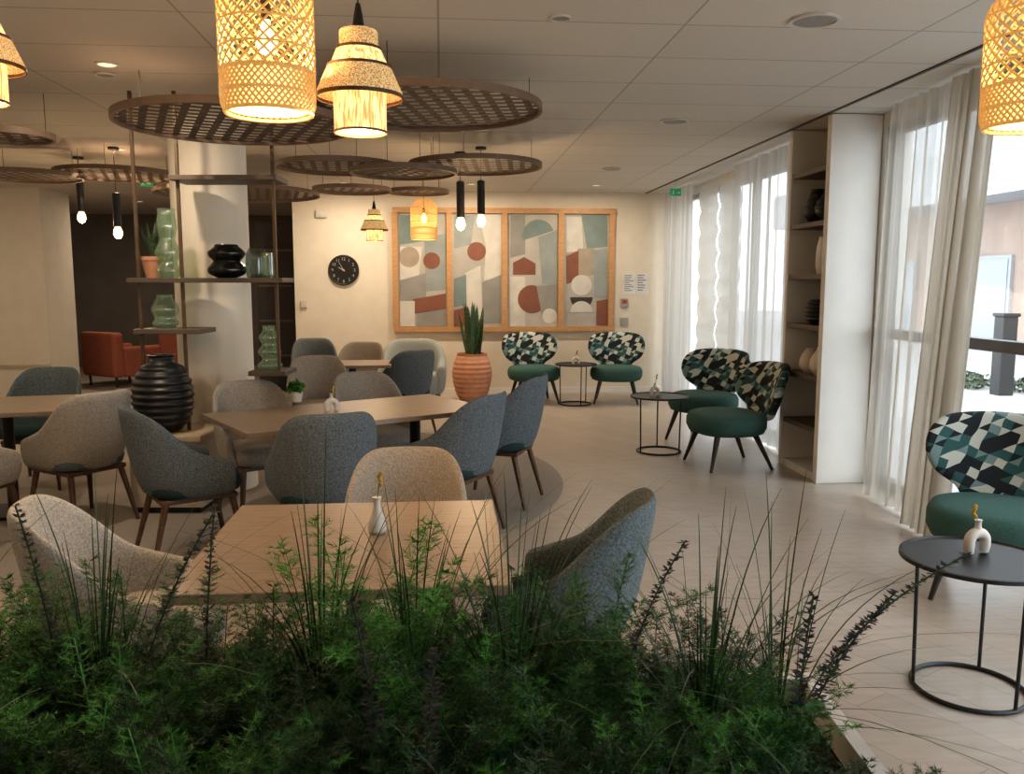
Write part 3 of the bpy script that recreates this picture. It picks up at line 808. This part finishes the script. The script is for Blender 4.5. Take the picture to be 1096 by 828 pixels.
art = [
 [('T', [(428, 230), (454, 230), (454, 258), (428, 262)]), ('L', [(454, 254), (477, 250), (477, 310), (456, 312)]), ('W', [(428, 264), (452, 264), (448, 300), (428, 304)]), ('S', circ(438, 275, 11)), ('B', circ(462, 279, 9)),
  ('G', [(428, 300), (456, 292), (456, 320), (428, 326)]), ('B', [(442, 320), (477, 314), (477, 330), (442, 336)]), ('W', [(428, 322), (444, 322), (444, 349), (428, 349)]), ('G', [(446, 336), (477, 331), (477, 349), (446, 349)])],
 [('L', [(486, 232), (508, 230), (504, 262), (486, 266)]), ('W', [(512, 230), (536, 230), (536, 296), (518, 300), (520, 262)]), ('B', circ(510, 269, 10)), ('W', [(498, 292), (514, 284), (517, 346), (501, 346)]), ('G', [(516, 302), (536, 294), (536, 346), (518, 346)]), ('T', [(486, 298), (499, 294), (499, 326), (486, 328)]), ('B', [(486, 332), (501, 328), (501, 349), (486, 349)])],
 [('G', [(546, 230), (562, 230), (562, 272), (546, 276)]), ('T', half(576, 252, 17, PI*.9)), ('B', [(549, 281), (561, 275), (573, 282), (573, 294), (549, 294)]), ('L', [(576, 254), (596, 246), (596, 304), (580, 304)]), ('W', [(546, 296), (562, 296), (562, 349), (546, 349)]), ('B', circ(569, 320, 15)), ('G', [(574, 306), (596, 304), (596, 338), (580, 338)]), ('W', circ(588, 338, 8))],
 [('T', [(622, 230), (650, 230), (650, 264), (628, 266)]), ('W', [(606, 232), (622, 232), (624, 268), (606, 270)]), ('S', [(618, 266), (636, 266), (636, 294), (618, 296)]), ('B', [(606, 274), (619, 268), (619, 300), (606, 304)]), ('L', [(634, 268), (650, 266), (650, 318), (636, 318)]), ('W', circ(622, 305, 11)), ('K', half(622, 318, 12, 0)), ('W', half(622, 334, 12, PI)), ('B', [(638, 322), (650, 320), (650, 348), (638, 348)])],
]
for i in range(4):
    g = G().box(edges[i]+.038, edges[i+1]-.038, YB-.02, YB-.001, z0+fw, z1-fw)
    p = obj('panel', g, M('art_ground_%d' % i, pc[i], .7, scale=4), t, smooth=False)
    for j, (k, pts) in enumerate(art[i]):
        yy = .0205+.0006*(j+1)
        obj('shape', G().poly([wy(u, v, yy) for u, v in pts]), palm[k], p, smooth=False, fix=False)

# clock
cpos = wy(368, 289, .0); cr = .205
t = thing('wall_clock', 'round black wall clock with pale numerals on the back wall', 'clock', (cpos[0], YB, cpos[2]))
def disc_y(r_, y0, y1, n=48):
    g = G(); vs = []
    for y in (y0, y1):
        for k in range(n): a = 2*PI*k/n; vs.append((r_*cos(a), y, r_*sin(a)))
    g.add(vs, [tuple(range(n)), tuple(range(2*n-1, n-1, -1))]+[(k, (k+1) % n, n+(k+1) % n, n+k) for k in range(n)])
    return g
obj('face', disc_y(cr-.012, -.03, -.001), m_blackc, t, smooth=False)
g = G().tube([((cr-.01)*cos(2*PI*k/48), -.025, (cr-.01)*sin(2*PI*k/48)) for k in range(48)], .014, 8, True)
obj('rim', g, m_black, t)
m_num = M('clock_numeral', (.55, .50, .42), .6)
for h in range(1, 13):
    cu = bpy.data.curves.new('numeral', 'FONT'); cu.body = str(h); cu.size = .058; cu.align_x = 'CENTER'; cu.align_y = 'CENTER'
    tmp = bpy.data.objects.new('tmp', cu); col.objects.link(tmp)
    dg = bpy.context.evaluated_depsgraph_get()
    me = bpy.data.meshes.new_from_object(tmp.evaluated_get(dg)); bpy.data.objects.remove(tmp)
    me.materials.clear(); me.materials.append(m_num)
    o = bpy.data.objects.new('numeral', me); col.objects.link(o); o.parent = t
    a = PI/2-h*PI/6; o.location = (.15*cos(a), -.032, .15*sin(a)); o.rotation_euler = (PI/2, 0, 0)
def hand(a, L_, w_): 
    d = Vector((sin(a), 0, cos(a))); n = Vector((cos(a), 0, -sin(a)))
    o = Vector((0, -.035, 0)); return G().poly([o-d*.02-n*w_, o-d*.02+n*w_, o+d*L_+n*w_*.5, o+d*L_-n*w_*.5])
obj('hour_hand', hand(rad(298), .085, .007), m_num, t, smooth=False, fix=False)
obj('minute_hand', hand(rad(330), .13, .005), m_num, t, smooth=False, fix=False)
obj('hub', disc_y(.012, -.04, -.03, 16), m_num, t, smooth=False)

def wallbox(name, u0, v0, u1, v1, d, mat, label, cat):
    a = wy(u0, v0); b = wy(u1, v1)
    return tag(obj(name, G().box(a[0], b[0], YB-d, YB-.001, b[2], a[2]), mat, smooth=False, bev=.004), label, cat)
wallbox('thermostat', 322, 321, 329, 329, .03, m_plast, 'small white thermostat low left of the clock', 'thermostat')
ab = wy(344, 229)
t = thing('smoke_alarm', 'white alarm box with round front on the back wall left of the art', 'alarm', (ab[0], YB, ab[2]))
obj('body', G().box(-.075, .075, -.05, -.001, -.05, .05), m_plast, t, smooth=False, bev=.01)
obj('sounder', disc_y(.035, -.065, -.05, 24), m_plast, t, smooth=False)
def notice(u0, v0, u1, v1, label, n):
    a = wy(u0, v0); b = wy(u1, v1); t = thing('notice', label, 'sign', (a[0], YB, b[2])); w_, h_ = b[0]-a[0], a[2]-b[2]
    obj('sheet', G().box(0, w_, -.006, -.001, 0, h_), m_paper, t, smooth=False)
    g = G(); r = random.Random(n)
    for i in range(n):
        zz = h_*(.9-.8*i/n); g.box(w_*.1, w_*r.uniform(.5, .9), -.0075, -.0062, zz-h_*.25/n, zz+h_*.15/n)
    obj('print', g, m_print, t, smooth=False)
notice(667, 292, 680, 315, 'white printed notice right of the art panels, left sheet', 9)
notice(681, 292, 694, 315, 'white printed notice nearest the window corner', 7)
wb = wy(668, 324)
t = thing('call_point', 'small grey wall box with red front below the notices', 'alarm', (wb[0], YB, wb[2]))
obj('body', G().box(-.05, .05, -.035, -.001, -.06, .06), m_greyp, t, smooth=False, bev=.006)
obj('button', G().box(-.03, .03, -.042, -.035, -.01, .04), m_red, t, smooth=False, bev=.003)
wallbox('wall_socket', 664, 340, 672, 348, .02, m_greyp, 'grey socket plate on the wall below the small red fronted box', 'socket')
def exit_sign(p, rz, label, s_):
    t = thing('exit_sign', label, 'exit sign', p, rz); t.scale = (s_,)*3
    obj('case', G().box(-.13, .13, -.02, .02, 0, .16), m_exit, t, smooth=False, bev=.004)
    g = G()
    g.poly([(.02, -.022, .055), (.07, -.022, .055), (.07, -.022, .035), (.105, -.022, .065), (.07, -.022, .095), (.07, -.022, .075), (.02, -.022, .075)])
    obj('arrow', g, m_paper, t, smooth=False, fix=False)
    g = G().poly([(-.075, -.022, .11), (-.062, -.022, .125), (-.05, -.022, .115), (-.052, -.022, .098), (-.058, -.022, .088), (-.04, -.022, .075), (-.044, -.022, .066), (-.056, -.022, .07), (-.052, -.022, .058),
        (-.028, -.022, .024), (-.044, -.022, .022), (-.066, -.022, .052), (-.088, -.022, .022), (-.106, -.022, .024), (-.078, -.022, .062), (-.084, -.022, .085), (-.07, -.022, .095)])
    obj('figure', g, m_paper, t, smooth=False, fix=False)
    obj('rod', G().tube([(0, 0, .16), (0, 0, (H-p[2])/s_-.001)], .005, 6), m_plast, t)
exit_sign(W(2.02, 10.6, 2.62), .2, 'green running man exit sign under the ceiling by the far window curtain', .55)
exit_sign(W(-4.0, 9.4, 2.6), .0, 'green running man exit sign under the ceiling at the dark opening', .5)

# ------------------------------------------------------------------ dark room furniture
def mk_arm():
    t = thing('armchair', '', 'armchair')
    obj('seat', G().box(-.3, .3, -.35, .3, .15, .43), m_sofa, t, smooth=False, bev=.04)
    obj('backrest', G().box(-.42, .42, .28, .46, .15, .82), m_sofa, t, smooth=False, bev=.05)
    for sx in (-1, 1): obj('arm', G().box(min(sx*.3, sx*.42), max(sx*.3, sx*.42), -.36, .3, .15, .6), m_sofa, t, smooth=False, bev=.04)
    for x in (-.33, .33):
        for y in (-.28, .38): obj('leg', G().tube([(x, y, 0), (x, y, .16)], .02), m_black, t)
    return t
KA = Kind(mk_arm)
KA.put(W(-6.0, 13.0), PI*.8, 'terracotta armchair in the dark room beyond the opening, left one')
KA.put(W(-5.2, 13.6), PI*1.05, 'terracotta armchair in the dark room beyond the opening, right one')
p = atY(296, 300, YB+.55)
t = thing('tall_cabinet', 'tall dark cabinet in the opening beside the column', 'cabinet', (p.x, p.y, 0))
obj('body', G().box(-.28, .24, 0, .4, 0, 2.4), m_cab, t, smooth=False)
for z in (.5, 1.0, 1.5, 2.0): obj('shelf', G().box(-.26, .22, -.02, 0, z, z+.03), m_shelfw, t, smooth=False)
obj('door', G().box(-.02, .235, -.012, 0, .05, .48), m_black, t, smooth=False)
p = atY(64, 340, 13.2)
t = thing('tall_screen', 'dark upright stand in the dark room at far left', 'stand', (p.x, p.y, 0))
obj('panel', G().box(-.12, .12, -.03, .03, .3, 1.75), m_black, t, smooth=False, bev=.01)
obj('foot', G().box(-.2, .2, -.15, .15, 0, .03), m_black, t, smooth=False, bev=.005)
obj('post', G().box(-.03, .03, -.02, .02, .03, .3), m_black, t, smooth=False)

# ceiling fittings
m_fit = M('ceiling_fitting', (.33, .31, .28), .6)
def fitting(u, v, r_, label, cat='ceiling speaker'):
    p = P(u, v, H); t = thing('ceiling_speaker', label, cat, (p.x, p.y, H))
    obj('ring', G().ring(r_*.85, r_, -.012, -.001, 32), m_plast, t)
    obj('grille', G().lathe([(r_*.86, -.001), (r_*.86, -.006)], 32), m_fit, t)
fitting(872, 21, .12, 'round ceiling speaker nearest the window at top right')
fitting(722, 129, .11, 'round ceiling speaker in the middle of the right ceiling')
fitting(655, 180, .11, 'round ceiling speaker near the back wall')
fitting(600, 18, .05, 'small round ceiling detector at the top middle')
fitting(112, 79, .06, 'small round ceiling detector at the top left')
# added fill lamps, given recessed fittings, to brighten the room
m_fill = M('fill_light_glow', (1, .9, .75), .5, emis=(1, .8, .55), es=.8)
def fill_light(x, y, e, label):
    t = thing('fill_light', label, 'fill light', (x, y, H), 0, 'added ceiling fill lights')
    obj('ring', G().ring(.05, .065, -.008, -.001, 24), m_plast, t)
    obj('lens', G().lathe([(.05, -.001), (.05, -.004)], 24), m_fill, t)
    l = bpy.data.lights.new('fill_light_lamp', 'AREA'); l.shape = 'DISK'; l.size = .1; l.energy = e; l.color = (1, .82, .62)
    o = bpy.data.objects.new('fill_light_lamp', l); col.objects.link(o); o.location = (x, y, H-.015)
for x, y, e in ((-1.2, 10.9, 24), (.4, 10.9, 24), (2.0, 10.9, 16), (-3.0, 8.4, 14), (-4.6, 6.0, 16), (-2.6, 3.2, 14), (-4.5, 2.5, 14), (-5.6, 9.6, 14), (-4.6, 13.6, 24), (-1.9, 5.2, 18)):
    fill_light(x, y, e, 'small added fill light recessed in the ceiling')

# ------------------------------------------------------------------ foreground planter and plants
PZ = .70
t = thing('planter', 'long white planter box full of greenery across the foreground', 'planter', W(0, 0), -YAW)
g = G()
X0, X1, Y0, Y1 = -1.75, .66, .5, 1.76; tk = .03
g.box(X0, X1, Y0, Y0+tk, 0, PZ); g.box(X0, X1, Y1-tk, Y1, 0, PZ); g.box(X0, X0+tk, Y0+tk, Y1-tk, 0, PZ); g.box(X1-tk, X1, Y0+tk, Y1-tk, 0, PZ)
obj('box', g, m_planter, t, smooth=False)
obj('soil', G().box(X0+tk, X1-tk, Y0+tk, Y1-tk, 0.02, PZ-.06), m_soil, t, smooth=False)
SOIL = PZ-.06
def fern_g(seed, n=17, hmin=.24, hmax=.42):
    r = random.Random(seed); g = G()
    for s in range(n):
        a = r.uniform(0, 2*PI); L_ = r.uniform(hmin, hmax); lean = r.uniform(.1, .75)
        base = Vector((r.uniform(-.05, .05), r.uniform(-.05, .05), 0))
        d = Vector((cos(a), sin(a), 0)); pts = []
        N = 26
        for i in range(N+1):
            u = i/N
            pts.append(base+d*(L_*lean*u*u*.9+.02*u)+Vector((0, 0, L_*(u-.28*lean*u*u))))
        for i in range(0, N, 2):
            p, q = pts[i], pts[i+2] if i+2 <= N else pts[N]
            w = Vector((-d.y, d.x, 0))*.0013; g.add([p-w, p+w, q+w*.8, q-w*.8], [(0, 1, 2, 3)])
        for i in range(6, N+1):
            u = i/N; T = (pts[i]-pts[i-1]).normalized()
            bl = .062*(1-.75*((u-.35)/.65)**2 if u > .35 else 1)*r.uniform(.75, 1.15)
            for k in range(3):
                aa = r.uniform(0, 2*PI)
                side = Vector((cos(aa), sin(aa), r.uniform(-.2, .3)))
                bd = (side+T*.5).normalized(); p0 = pts[i]; p1 = p0+bd*bl
                pr = bd.cross(Vector((0, 0, 1))).normalized()
                ww = pr*.0008
                g.add([p0-ww, p0+ww, p1], [(0, 1, 2)])
                nn = 7
                for m_ in range(nn):
                    c0 = p0+bd*bl*(.2+.8*m_/(nn-1))
                    for sg in (-1, 1):
                        nd = (bd*.7+pr*sg*r.uniform(.5, 1)+Vector((0, 0, r.uniform(-.5, .6)))).normalized()*r.uniform(.010, .018)
                        wv = nd.cross(Vector((r.uniform(-1, 1), r.uniform(-1, 1), 1))).normalized()*.0010
                        g.add([c0-wv, c0+wv, c0+nd], [(0, 1, 2)])
    return g
fern_meshes = []
for sd, mt in ((1, m_leafd), (2, m_leafd), (3, m_leafm), (4, m_leafm), (5, m_leafb)):
    g = fern_g(sd, 20); me = bpy.data.meshes.new('fern'); me.from_pydata(g.v, [], g.f); me.materials.append(mt); fern_meshes.append(me)
def fern(l, F, k, s_, bright):
    o = bpy.data.objects.new('fern', fern_meshes[k]); col.objects.link(o)
    o.location = W(l, F, SOIL+.001); o.rotation_euler = (0, 0, RND.uniform(0, 6.28)); o.scale = (s_, s_, s_)
    tag(o, 'feathery bright green fern clump in the foreground planter' if bright else 'feathery dark green fern clump massed in the foreground planter', 'fern',
        'bright feathery ferns in the planter' if bright else 'dark feathery ferns in the planter')
for j, F in enumerate((.80, .98, 1.16, 1.36, 1.56)):
    n = 9 if j < 2 else 12
    half_w = .62*F+.12
    for i in range(n):
        l = -half_w+(half_w+.50)*(i+.5)/n+RND.uniform(-.05, .05)
        if l > .47: continue
        k = RND.choice((0, 1, 2, 3, 0, 1)); s_ = RND.uniform(.68, 1.0)
        if j == 0: s_ *= .9
        if j == 4 and -.7 < l < 0: s_ *= .86
        if l > .2: s_ *= .80
        fern(l, F+RND.uniform(-.05, .05), k, s_, False)
for l, F, s_ in ((-.42, .98, .85), (.22, 1.12, .75), (-.28, 1.5, 1.15), (-.62, 1.2, .9), (.38, 1.3, .68), (-.85, 1.1, .9), (-.1, 1.25, .85), (-.95, 1.4, .95)): fern(l, F, 4, s_, True)
def grass_g(seed, n, lmin, lmax, sp_=.3):
    r = random.Random(seed); g = G()
    for s in range(n):
        a = r.uniform(0, 2*PI); L_ = r.uniform(lmin, lmax); lean = abs(r.gauss(.3, sp_)); d = Vector((cos(a), sin(a), 0)); base = d*r.uniform(0, .04)
        w = Vector((-d.y, d.x, 0)); N = 12; vs = []; fs = []
        for i in range(N+1):
            u = i/N; p = base+d*(L_*lean*u*u)+Vector((0, 0, L_*(u-.42*min(1.4, lean)*u**2.6)))
            ww = .0022*(1-u)**.6+.0003
            vs += [p-w*ww, p+w*ww]
        for i in range(N): fs.append((2*i, 2*i+1, 2*i+3, 2*i+2))
        g.add(vs, fs)
    return g
for k, (l, F, n, a, b, s_, lab) in enumerate((
    (.0, 1.45, 55, .38, .68, .35, 'tall arching grass tuft in the planter before the right chair of the nearest table'),
    (.34, 1.4, 70, .3, .62, .55, 'arching grass tuft near the right end of the planter'),
    (-.36, 1.5, 46, .38, .66, .35, 'tall grass tuft in the planter before the nearest table middle'),
    (-.75, 1.45, 45, .38, .64, .35, 'tall grass tuft in the planter before the left chair'),
    (.50, 1.5, 26, .3, .6, .6, 'sparse grass tuft at the far right corner of the planter'),
    (-1.05, 1.4, 36, .35, .62, .4, 'sparse grass tuft near the left end of the planter'),
    (-.18, 1.48, 36, .38, .68, .35, 'thin grass tuft between the two tufts before the nearest table'))):
    tag(obj('grass_tuft', grass_g(40+k, n, a, b, s_), m_grass, smooth=False, fix=False, loc=W(l, F, SOIL+.001)), lab, 'grass')
def spike(l, F, h, lean, az, label):
    t = thing('flower_spike', label, 'plant', W(l, F, SOIL+.001))
    r = random.Random(int(l*1000)+int(F*77)); d = Vector((cos(az), sin(az), 0))
    pts = [d*(lean*u*u*h)+Vector((0, 0, h*(u-.2*lean*u*u))) for u in [i/14 for i in range(15)]]
    obj('stem', G().tube(pts, .0017, 5), m_leafd, t)
    g = G()
    for i in range(30):
        u = .42+.58*i/29; q = u*14; j = min(13, int(q)); c = pts[j].lerp(pts[j+1], q-j)
        for k in range(6):
            a = r.uniform(0, 6.28); ln_ = r.uniform(.010, .019)*(1.25-.6*(u-.4))
            o_ = Vector((cos(a), sin(a), r.uniform(-.1, .6))).normalized(); s_ = o_.cross(Vector((0, 0, 1))).normalized()*.004
            g.add([c, c+o_*ln_*.5+s_, c+o_*ln_, c+o_*ln_*.5-s_], [(0, 1, 2, 3)])
    obj('flowers', g, m_spike, t, smooth=False, fix=False)
for l, F, h, lean, az, lab in (
    (-.12, 1.0, .44, .15, 1.2, 'dark purple flower spike in the middle front of the planter'),
    (-.17, 1.1, .47, .2, 2.2, 'dark purple flower spike just left of the middle front one'),
    (-.78, 1.4, .54, .2, 2.6, 'dark flower spike rising before the left side of the nearest table'),
    (-.66, 1.35, .54, .3, .5, 'dark flower spike leaning right before the nearest table'),
    (-.55, 1.42, .52, .15, 1.4, 'upright dark flower spike before the left corner of the nearest table'),
    (.50, 1.40, .40, .5, .2, 'dark flower spike leaning right at the right end of the planter'),
    (.53, 1.5, .46, .75, .1, 'dark flower spike leaning farthest right over the planter edge'),
    (.18, 1.45, .46, .35, .4, 'dark flower spike in front of the grey chair at right'),
    (-.93, 1.45, .50, .15, 3.0, 'dark flower spike before the pale left chair'),
    (.46, 1.3, .40, .25, .9, 'short dark flower spike inside the right grass tuft')):
    spike(l, F, h, lean, az, lab)

# ------------------------------------------------------------------ daylight
w = bpy.data.worlds.new('sky'); sc.world = w; w.use_nodes = True
bg = w.node_tree.nodes['Background']; bg.inputs[0].default_value = (.86, .94, 1, 1); bg.inputs[1].default_value = 4.2
l = bpy.data.lights.new('sun', 'SUN'); l.energy = 3; l.angle = .01; l.color = (1, .95, .88)
o = bpy.data.objects.new('sun', l); col.objects.link(o); o.rotation_euler = (rad(35), rad(-35), 0)
def portal(y0, y1):
    l = bpy.data.lights.new('sky_portal', 'AREA'); l.shape = 'RECTANGLE'; l.size = 2.65; l.size_y = y1-y0
    l.cycles.is_portal = True
    o = bpy.data.objects.new('sky_portal', l); col.objects.link(o); o.location = (XW+.16, (y0+y1)/2, 1.375); o.rotation_euler = (0, PI/2, 0)
portal(W1, 6.15); portal(7.1, 11.6)
